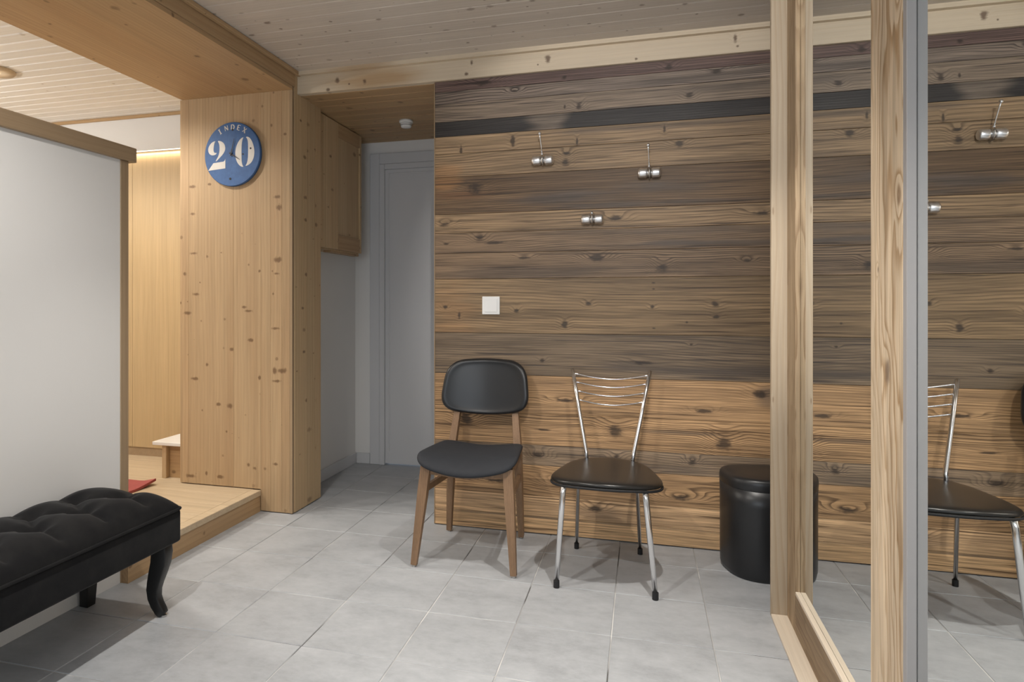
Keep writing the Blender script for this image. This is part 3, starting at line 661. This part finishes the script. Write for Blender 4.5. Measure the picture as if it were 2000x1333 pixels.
# ---- coat hooks
def hook(label, x, z, rod):
    t = thing('coat_hook', label, 'coat hook', (x, YW - 0.0012, z), 0, 'chrome coat hooks on the plank wall')
    for s in (-1, 1):
        bm = bmesh.new()
        add_lathe(bm, [(0, -0.0235), (0.014, -0.0233), (0.0205, -0.020), (0.0235, -0.013), (0.0230, 0.0), (0.0235, 0.013), (0.0205, 0.020), (0.014, 0.0233), (0, 0.0235)], 20)
        new_obj('knob', bm, M['hook'], t, True, (s * 0.0295, -0.026, 0), (0, R(90), 0))
    tube('band', [(-0.0062, -0.026, 0), (0.0062, -0.026, 0)], 0.0215, M['steel'], t, 20)
    tube('wire', [(0.001, -0.004, -0.026), (0.001, -0.03, -0.028), (0.001, -0.049, -0.010), (0.0, -0.050, 0.012), (-0.001, -0.040, 0.029)], 0.0028, M['steel'], t, 8)
    lathe('mount', [(0, 0), (0.011, 0), (0.011, 0.009), (0, 0.009)], M['steel'], t, 20, (0, 0, 0), False, None, (R(90), 0, 0))
    tip = Vector((-0.001, -0.040, 0.029)); bm = bmesh.new(); bmesh.ops.create_uvsphere(bm, u_segments=14, v_segments=10, radius=0.0065)
    new_obj('joint', bm, M['chrome'], t, True, tip)
    if rod:
        e = Vector((-0.006, -0.082, 0.118))
        tube('rod', [tip, (-0.0025, -0.052, 0.06), (-0.005, -0.071, 0.098), e], 0.0032, M['chrome'], t, 10)
        bm = bmesh.new(); bmesh.ops.create_uvsphere(bm, u_segments=16, v_segments=12, radius=0.0085)
        new_obj('rod_tip', bm, M['chrome'], t, True, e)
hook('leftmost chrome coat hook with an upright rod', -0.475, 1.852, True)
hook('chrome coat hook with upright rod, right of the others', 0.031, 1.764, True)
hook('lowest chrome coat hook, without a rod', -0.234, 1.554, False)

# ---- dining chair with wooden legs
def pad(name, outline, zf, mat, parent, thick, steps=None):
    """cushion from an outline polygon (x, y): rings shrink to the centre; zf(x,y) gives the mid surface height"""
    ln = [0.0]
    for k in range(len(outline)): ln.append(ln[-1] + math.dist(outline[k], outline[(k + 1) % len(outline)]))
    rs = []; j = 0; NP = 64
    for k in range(NP):
        t = ln[-1] * k / NP
        while ln[j + 1] < t: j += 1
        f = (t - ln[j]) / max(1e-9, ln[j + 1] - ln[j]); a_, b_ = outline[j], outline[(j + 1) % len(outline)]
        rs.append((a_[0] + (b_[0] - a_[0]) * f, a_[1] + (b_[1] - a_[1]) * f))
    outline = rs
    cxm = sum(p[0] for p in outline) / len(outline); cym = sum(p[1] for p in outline) / len(outline)
    bm = bmesh.new(); rows = []
    n = len(outline)
    steps = steps or [(0.06, -1.0), (0.3, -1.0), (0.6, -1.0), (0.86, -1.0), (0.955, -0.82), (0.99, -0.4), (1.0, 0.0), (0.985, 0.45), (0.945, 0.78), (0.87, 0.95), (0.72, 1.0), (0.45, 1.02), (0.2, 1.03), (0.06, 1.03)]
    for sc, h in steps:
        rows.append([bm.verts.new((cxm + (x - cxm) * sc, cym + (y - cym) * sc, zf(cxm + (x - cxm) * sc, cym + (y - cym) * sc) + h * thick / 2)) for x, y in outline])
    for a, b in zip(rows, rows[1:]):
        for k in range(n): bm.faces.new((a[k], a[(k + 1) % n], b[(k + 1) % n], b[k]))
    for r_, h in ((rows[0], steps[0][1]), (rows[-1], steps[-1][1])):
        c = bm.verts.new((cxm, cym, zf(cxm, cym) + h * thick / 2))
        for k in range(n): bm.faces.new((r_[k], r_[(k + 1) % n], c))
    bmesh.ops.recalc_face_normals(bm, faces=bm.faces[:])
    return add_mods(new_obj(name, bm, mat, parent, True), 1)
def rounded(corners, rads, n=6):
    """polygon with rounded corners"""
    out = []; N = len(corners)
    for i in range(N):
        p = Vector(corners[i]); a = (Vector(corners[i - 1]) - p); b = (Vector(corners[(i + 1) % N]) - p); r = rads[i]
        p0 = p + a.normalized() * r; p1 = p + b.normalized() * r
        for k in range(n + 1):
            t = k / n; out.append(tuple(p0 * (1 - t) ** 2 + p * 2 * t * (1 - t) + p1 * t * t))
    return out
wc = thing('dining_chair', 'wooden dining chair with black padded seat and back', 'chair', (-0.745, 2.83, 0.0))
OX, OY = -0.745, 2.83
def L(x, y, z): return (x - OX, y - OY, z)
for nm, top, foot, rt, rf in (('leg', (-0.922, 2.655, 0.43), (-0.963, 2.612, 0.008), (0.021, 0.017), (0.013, 0.011)),
                              ('leg', (-0.553, 2.655, 0.44), (-0.521, 2.612, 0.008), (0.021, 0.017), (0.013, 0.011))):
    a, b = Vector(L(*top)), Vector(L(*foot)); m = a.lerp(b, 0.3)
    tube(nm, [a, m, b], [rt, (rt[0] * 0.98, rt[1]), rf], M['chair_wood'], wc, smooth=False, square=True, up=(1, 0, 0))
for fx, sx, tx in ((-0.941, -0.905, -0.868), (-0.573, -0.578, -0.606)):
    pts = [L(fx, 3.066, 0.008), L((fx + sx) / 2, 3.028, 0.24), L(sx, 3.0, 0.45), L((sx + tx) / 2, 3.022, 0.60), L(tx, 3.056, 0.74)]
    tube('leg', pts, [(0.012, 0.014), (0.016, 0.019), (0.018, 0.020), (0.015, 0.014), (0.013, 0.010)], M['chair_wood'], wc, smooth=False, square=True, up=(1, 0, 0))
for x in (-0.963, -0.521): lathe('foot_glide', [(0, 0), (0.009, 0), (0.009, 0.007), (0, 0.0075)], M['steel'], wc, 14, L(x, 2.612, 0), False)
for x in (-0.941, -0.573): lathe('foot_glide', [(0, 0), (0.009, 0), (0.009, 0.007), (0, 0.0075)], M['steel'], wc, 14, L(x, 3.066, 0), False)
for xa, xb in ((-0.934, -0.921), (-0.542, -0.574)):
    tube('stretcher', [L(xa, 2.655, 0.325), L(xb, 3.02, 0.31)], [(0.008, 0.014)] * 2, M['chair_wood'], wc, smooth=False, square=True, up=(1, 0, 0))
tube('seat_rail', [L(-0.93, 2.66, 0.418), L(-0.74, 2.645, 0.408), L(-0.55, 2.66, 0.424)], [(0.020, 0.011)] * 3, M['chair_wood'], wc, smooth=False, square=True, up=(0, 0, 1))
tube('seat_rail', [L(-0.905, 2.985, 0.41), L(-0.578, 2.985, 0.41)], [(0.018, 0.010)] * 2, M['chair_wood'], wc, smooth=False, square=True, up=(0, 0, 1))
for xa, xb in ((-0.925, -0.905), (-0.552, -0.578)):
    tube('seat_rail', [L(xa, 2.66, 0.415), L(xb, 2.985, 0.41)], [(0.018, 0.009)] * 2, M['chair_wood'], wc, smooth=False, square=True, up=(0, 0, 1))
ol = rounded([(-0.232, -0.215), (0.0, -0.245), (0.238, -0.215), (0.196, 0.185), (0.0, 0.176), (-0.192, 0.185)], [0.075, 0.10, 0.075, 0.07, 0.08, 0.07])
def seat_z(x, y):
    return 0.447 + 0.55 * x * x - 0.9 * max(0, -y - 0.14) ** 1.5 * 1.2 + 0.004 * math.cos(y * 8)
pad('seat', ol, seat_z, M['fabric'], wc, 0.036)
# backrest: pad in XZ bent round the sitter
bo = rounded([(-0.228, -0.112), (0.0, -0.146), (0.228, -0.106), (0.203, 0.126), (0.0, 0.142), (-0.196, 0.126)], [0.085, 0.12, 0.085, 0.09, 0.09, 0.09], 10)
b = pad('backrest', bo, lambda x, y: 0.0, M['leather'], wc, 0.046, [(0.06, -1.0), (0.3, -1.0), (0.6, -1.0), (0.86, -1.0), (0.955, -0.82), (0.99, -0.4), (1.0, 0.0), (0.99, 0.45), (0.955, 0.82), (0.905, 0.98), (0.86, 0.90), (0.80, 0.80), (0.68, 0.78), (0.45, 0.80), (0.2, 0.80), (0.06, 0.80)])
for v in b.data.vertices:
    x, y, z = v.co
    v.co = (x, 0.222 - z - 0.9 * x * x + 0.15 * y, 0.737 + y)
# ---- chrome chair
cc = thing('chrome_chair', 'chrome tube chair with black vinyl seat and four-bar back', 'chair', (-0.148, 2.78, 0.0))
OX, OY = -0.148, 2.78
ol = rounded([(-0.262, -0.150), (0.0, -0.262), (0.262, -0.150), (0.160, 0.190), (0.0, 0.205), (-0.160, 0.190)], [0.145, 0.13, 0.145, 0.11, 0.04, 0.11], 9)
pad('seat', ol, lambda x, y: 0.427 - 0.35 * x * x + 0.01 * (y + 0.2), M['vinyl'], cc, 0.028)
bm = bmesh.new()
add_tube(bm, [(x * 0.985, y * 0.985, 0.4135 - 0.35 * x * x + 0.01 * (y + 0.2)) for x, y in ol] + [(ol[0][0] * 0.985, ol[0][1] * 0.985, 0.4135 - 0.35 * ol[0][0] ** 2 + 0.01 * (ol[0][1] + 0.2))], 0.0055, 8, cap=False)
new_obj('seat_trim', bm, M['rubber'], cc, True)
for sx, fx, fy in ((-1, -0.336, 2.567), (1, 0.048, 2.560)):
    kx = -0.312 if sx < 0 else 0.010; ix = -0.262 if sx < 0 else -0.034
    tube('leg', [L(ix, 2.70, 0.404), L(kx - sx * 0.006, 2.622, 0.404), L(kx, 2.607, 0.395), L(kx + sx * 0.003, 2.603, 0.375), L(fx, fy, 0.022)], [0.0125, 0.0125, 0.013, 0.0128, 0.0098], M['chrome'], cc, 16)
    lathe('foot_cap', [(0, 0), (0.0122, 0), (0.0122, 0.028), (0, 0.028)], M['rubber'], cc, 16, L(fx, fy, 0), False)
for sx, fx, fy, tx in ((-1, -0.298, 2.997, -0.283), (1, -0.011, 3.006, -0.026)):
    ix = -0.262 if sx < 0 else -0.034
    tube('leg', [L(ix, 2.80, 0.402), L(tx, 2.925, 0.402), L(tx, 2.942, 0.39), L(fx, fy, 0.02)], [0.0095, 0.0095, 0.0098, 0.0075], M['chrome'], cc, 14)
    lathe('foot_cap', [(0, 0), (0.0112, 0), (0.0112, 0.026), (0, 0.026)], M['rubber'], cc, 16, L(fx, fy, 0), False)
for sx, bx, tx in ((-1, -0.247, -0.321), (1, -0.043, 0.034)):
    tube('upright', [L(bx, 2.945, 0.425), L(bx + sx * 0.004, 2.965, 0.47), L((bx + tx) / 2, 2.998, 0.64), L(tx, 3.035, 0.838)], [0.0085, 0.0095, 0.0095, 0.009], M['chrome'], cc, 14)
for k, (zl, zm) in enumerate(((0.818, 0.790), (0.779, 0.752), (0.738, 0.712), (0.697, 0.671))):
    t = (zl - 0.45) / 0.388
    xl = -0.247 + (-0.321 + 0.247) * t; xr = -0.043 + (0.034 + 0.043) * t; yb = 2.966 + 0.066 * t
    tube('back_bar', [L(xl + (xr - xl) * s, yb + 0.03 * math.sin(math.pi * s), zl - (zl - zm) * math.sin(math.pi * s)) for s in [i / 14 for i in range(15)]], 0.0034, M['chrome'], cc, 8)

# ---- ottoman
ot = thing('ottoman', 'tall black leather ottoman stool beside the closet jamb', 'ottoman', (0.525, 2.968, 0.0))
def sq_ring(rx, ry, n=56, ex=2.7, rot=R(14)):
    out = []
    for k in range(n):
        a = 2 * math.pi * k / n; c, s = math.cos(a), math.sin(a)
        r = (abs(c) ** ex + abs(s) ** ex) ** (-1 / ex); x, y = r * c, r * s
        out.append(((x * math.cos(rot) - y * math.sin(rot)) * rx, (x * math.sin(rot) + y * math.cos(rot)) * ry))
    return out
def ring_stack(name, prof, mat, parent):
    bm = bmesh.new(); rows = []
    for s, z in prof: rows.append([bm.verts.new((x * s, y * s, z)) for x, y in sq_ring(0.190, 0.150)])
    n = len(rows[0])
    for a, b in zip(rows, rows[1:]):
        for k in range(n): bm.faces.new((a[k], a[(k + 1) % n], b[(k + 1) % n], b[k]))
    bm.faces.new(list(reversed(rows[0]))); bm.faces.new(rows[-1])
    bmesh.ops.recalc_face_normals(bm, faces=bm.faces[:])
    return new_obj(name, bm, mat, parent, True)
ring_stack('body', [(0.93, 0.0), (0.965, 0.004), (0.985, 0.02), (0.99, 0.06), (0.992, 0.30), (0.998, 0.372)], M['leather'], ot)
ring_stack('padded_top', [(0.998, 0.3722), (1.0, 0.376), (1.004, 0.384), (1.004, 0.396), (0.992, 0.410), (0.955, 0.418), (0.85, 0.422), (0.6, 0.426), (0.3, 0.428), (0.05, 0.4285)], M['leather'], ot)

# ---- tufted bench
bn = thing('tufted_bench', 'black velvet tufted bench with curved legs along the partition', 'bench', (-1.855, 1.46, 0.0))
BX, BY = 0.195, 0.548
box('frame', (-BX, -BY, 0.262), (BX, BY, 0.384), M['velvet'], bn, 0.012, 3, True)
buttons = []
for xx, off in ((-0.060, 0.323), (0.060, 0.408)):
    for k in range(-8, 3):
        yy = off + k * 0.17
        if -0.47 < yy < 0.44: buttons.append((xx, yy))
segs = []
for i, a in enumerate(buttons):
    for b in buttons[i + 1:]:
        d = math.hypot(a[0] - b[0], a[1] - b[1])
        if 0.13 < d < 0.16: segs.append((a, b))
for a in buttons: segs.append((a, (a[0] * 2.6, a[1])))
segs.append((max(buttons, key=lambda p: p[1]), (0.02, 0.53))); segs.append((min(buttons, key=lambda p: p[1]), (0.0, -0.53)))
def tuft(x, y):
    ex = min(1.0, (BX - abs(x)) / 0.12); ey = min(1.0, (BY - abs(y)) / 0.17)
    e = math.sqrt(max(0, 1 - (1 - ex) ** 2)) * math.sqrt(max(0, 1 - (1 - ey) ** 2))
    dp = 0.0
    for (bx, by) in buttons: dp = max(dp, math.exp(-((x - bx) ** 2 + (y - by) ** 2) / 0.045 ** 2) * 0.040)
    for (a, b) in segs:
        vx, vy = b[0] - a[0], b[1] - a[1]; t = max(0, min(1, ((x - a[0]) * vx + (y - a[1]) * vy) / (vx * vx + vy * vy)))
        d2 = (x - a[0] - vx * t) ** 2 + (y - a[1] - vy * t) ** 2
        dp = max(dp, 0.013 * math.exp(-d2 / 0.012 ** 2) + 0.014 * math.exp(-d2 / 0.045 ** 2))
    return 0.386 + e * (0.090 - dp)
bm = bmesh.new(); NX, NY = 44, 120; gv = []
for j in range(NY + 1):
    row = []
    for i in range(NX + 1):
        sx_ = math.sin((i / NX - 0.5) * math.pi * 0.96) / math.sin(0.48 * math.pi); x = BX * (0.55 * sx_ + 0.45 * (2 * i / NX - 1)); y = -BY + 2 * BY * j / NY
        row.append(bm.verts.new((x, y, tuft(x, y))))
    gv.append(row)
for j in range(NY):
    for i in range(NX): bm.faces.new((gv[j][i], gv[j][i + 1], gv[j + 1][i + 1], gv[j + 1][i]))
new_obj('cushion', bm, M['velvet'], bn, True)
bm = bmesh.new(); pr = rounded([(-BX - .001, -BY - .001), (BX + .001, -BY - .001), (BX + .001, BY + .001), (-BX - .001, BY + .001)], [0.02] * 4, 4)
add_tube(bm, [(x, y, 0.386) for x, y in pr] + [(pr[0][0], pr[0][1], 0.386)], 0.0055, 8, cap=False)
new_obj('piping', bm, M['velvet'], bn, True)
bt = None
for (x, y) in buttons:
    if bt is None:
        bm = bmesh.new(); bmesh.ops.create_uvsphere(bm, u_segments=12, v_segments=8, radius=0.010)
        for v in bm.verts: v.co.z *= 0.5
        bt = new_obj('button', bm, M['velvet'], bn, True); o = bt
    else: o = copy_obj(bt, parent=bn)
    o.location = (x, y, tuft(x, y) + 0.001)
def cabriole(x, y, dx, dy):
    prof = [(0.262, 0.000, 0.031), (0.235, 0.004, 0.031), (0.20, 0.0, 0.030), (0.165, -0.010, 0.028), (0.13, -0.020, 0.025), (0.10, -0.026, 0.023), (0.07, -0.024, 0.021), (0.045, -0.014, 0.020), (0.022, 0.000, 0.019), (0.008, 0.010, 0.016)]
    d = Vector((dx, dy, 0)).normalized()
    bm = bmesh.new()
    add_tube(bm, [(x + d.x * o, y + d.y * o, z) for z, o, r_ in prof], [(r_ * 0.95, r_ * 0.8) for z, o, r_ in prof], square=True, up=(d.x, d.y, 0))
    bmesh.ops.recalc_face_normals(bm, faces=bm.faces[:])
    add_mods(new_obj('leg', bm, M['blackwood'], bn, True), 0, 0.004, 2)
    e = Vector((x, y, 0)) + d * 0.012
    lathe('foot_glide', [(0, 0), (0.010, 0), (0.010, 0.008), (0, 0.009)], M['steel'], bn, 12, (e.x, e.y, 0), False)
cabriole(BX - 0.045, BY - 0.055, 1, 0.15); cabriole(BX - 0.045, -BY + 0.055, 1, -0.15)
for yy in (BY - 0.055, -BY + 0.055):
    tube('leg', [(-BX + 0.025, yy, 0.262), (-BX + 0.02, yy, 0.14), (-BX + 0.012, yy, 0.0)], [(0.026, 0.026), (0.022, 0.022), (0.018, 0.018)], M['blackwood'], bn, smooth=False, square=True, up=(1, 0, 0))

# ---- low step with white tread in the side room, red mat
st = thing('low_bench', 'low white-topped wooden bench behind the column', 'bench', (-2.5, 3.2, ZP))
box('top', (-0.29, -0.075, 0.195), (-0.0605, 0.33, 0.215), M['white_board'], st, 0.002)
box('leg', (-0.235, -0.06, 0.0), (-0.205, 0.32, 0.1945), M['pine_v'], st, 0.002)
box('apron', (-0.2045, -0.035, 0.0), (-0.0605, -0.015, 0.1945), M['pine_x'], st, 0.002)
bm = bmesh.new(); MX, MY = 14, 14; rows = []
def mat_z(x, y):                                     # flat felt mat with one corner curling up
    cx_, cy_ = max(0, (x - 0.10) / 0.10), max(0, (y - 0.06) / 0.14)
    return 0.022 * min(1, cx_ * cy_) ** 1.2
top = [[bm.verts.new((-0.2 + 0.4 * i / MX, -0.2 + 0.4 * j / MY, 0.014 + mat_z(-0.2 + 0.4 * i / MX, -0.2 + 0.4 * j / MY))) for i in range(MX + 1)] for j in range(MY + 1)]
bot = [[bm.verts.new((-0.2 + 0.4 * i / MX, -0.2 + 0.4 * j / MY, mat_z(-0.2 + 0.4 * i / MX, -0.2 + 0.4 * j / MY))) for i in range(MX + 1)] for j in range(MY + 1)]
for j in range(MY):
    for i in range(MX):
        bm.faces.new((top[j][i], top[j][i + 1], top[j + 1][i + 1], top[j + 1][i])); bm.faces.new((bot[j][i], bot[j + 1][i], bot[j + 1][i + 1], bot[j][i + 1]))
for k in range(MX):
    bm.faces.new((bot[0][k], bot[0][k + 1], top[0][k + 1], top[0][k])); bm.faces.new((bot[MY][k + 1], bot[MY][k], top[MY][k], top[MY][k + 1]))
    bm.faces.new((bot[k + 1][0], bot[k][0], top[k][0], top[k + 1][0])); bm.faces.new((bot[k][MX], bot[k + 1][MX], top[k + 1][MX], top[k][MX]))
tag(new_obj('floor_mat', bm, M['red'], None, False, (-2.875, 2.825, ZP + 0.0005), (0, 0, R(-3))), 'red felt mat on the raised oak floor behind the partition', 'mat')

# ---- added unseen uplighter, there to brighten the side room ceiling
ul = thing('added_wall_uplight', 'added white uplighter, out of view, brightening the side room ceiling', 'added fill lamp', ADDED_UPLIGHT)
box('backplate', (-0.08, -0.06, -0.06), (-0.066, 0.06, 0.06), M['plastic'], ul, 0.004)
lathe('bowl', [(0.018, -0.05), (0.05, -0.03), (0.066, 0.03), (0.068, 0.06), (0.064, 0.06), (0.058, 0.03), (0.04, -0.022), (0.0, -0.035)], M['plastic'], ul, 32)
# ---- adjustable ceiling spot aimed at the plank wall
sl = thing('ceiling_spotlight', 'adjustable ceiling spotlight aimed at the plank wall', 'ceiling light', (*WALL_SPOT, ZC - 0.0005))
lathe('rose', [(0, 0), (0.04, 0), (0.04, -0.012), (0, -0.014)], M['steel'], sl, 28)
tube('stem', [(0, 0, -0.012), (0, -0.02, -0.05)], 0.006, M['steel'], sl, 12)
tube('head', [(0.0, -0.10, -0.045), (0.0, -0.02, -0.068), (0.0, -0.012, -0.0705)], [0.024, 0.034, 0.036], M['steel'], sl, 24)
# ---- recessed downlights
def downlight(x, y, label, group, ring, r=0.045, ri=0.032):
    t = thing('downlight', label, 'ceiling light', (x, y, ZC - 0.0005), 0, group)
    lathe('ring', [(ri * 1.02, 0.0), (ri * 1.05, -0.012), (r * 0.93, -0.013), (r, -0.004), (r, 0.0)], ring, t, 32)
    lathe('lens', [(0, -0.002), (ri, -0.002), (ri, -0.0005), (0, -0.0005)], M['lamp'], t, 24)
downlight(LEFT_SPOTS[1][0], LEFT_SPOTS[1][1], 'wood-ringed downlight in the side room ceiling at the left edge', 'side room downlights', M['oak_floor'], 0.105, 0.034)
for (x, y, e), lb_ in ((LEFT_SPOTS[0], 'small steel-ringed downlight in the side room, beside the beam'), (LEFT_SPOTS[2], 'small steel-ringed downlight deep in the side room, behind the partition')):
    downlight(x, y, lb_, 'side room downlights', M['steel'])
for (x, y, e, dg), lb_ in zip(MAIN_SPOTS, ('steel-ringed downlight in the hall ceiling nearest the pine column', 'steel-ringed downlight in the hall ceiling in front of the chrome chair',
        'steel-ringed downlight in the hall ceiling over the tufted bench side', 'steel-ringed downlight in the hall ceiling beside the near mirror door', 'steel-ringed downlight in the hall ceiling nearest the window')):
    downlight(x, y, lb_, 'hall downlights', M['steel'])
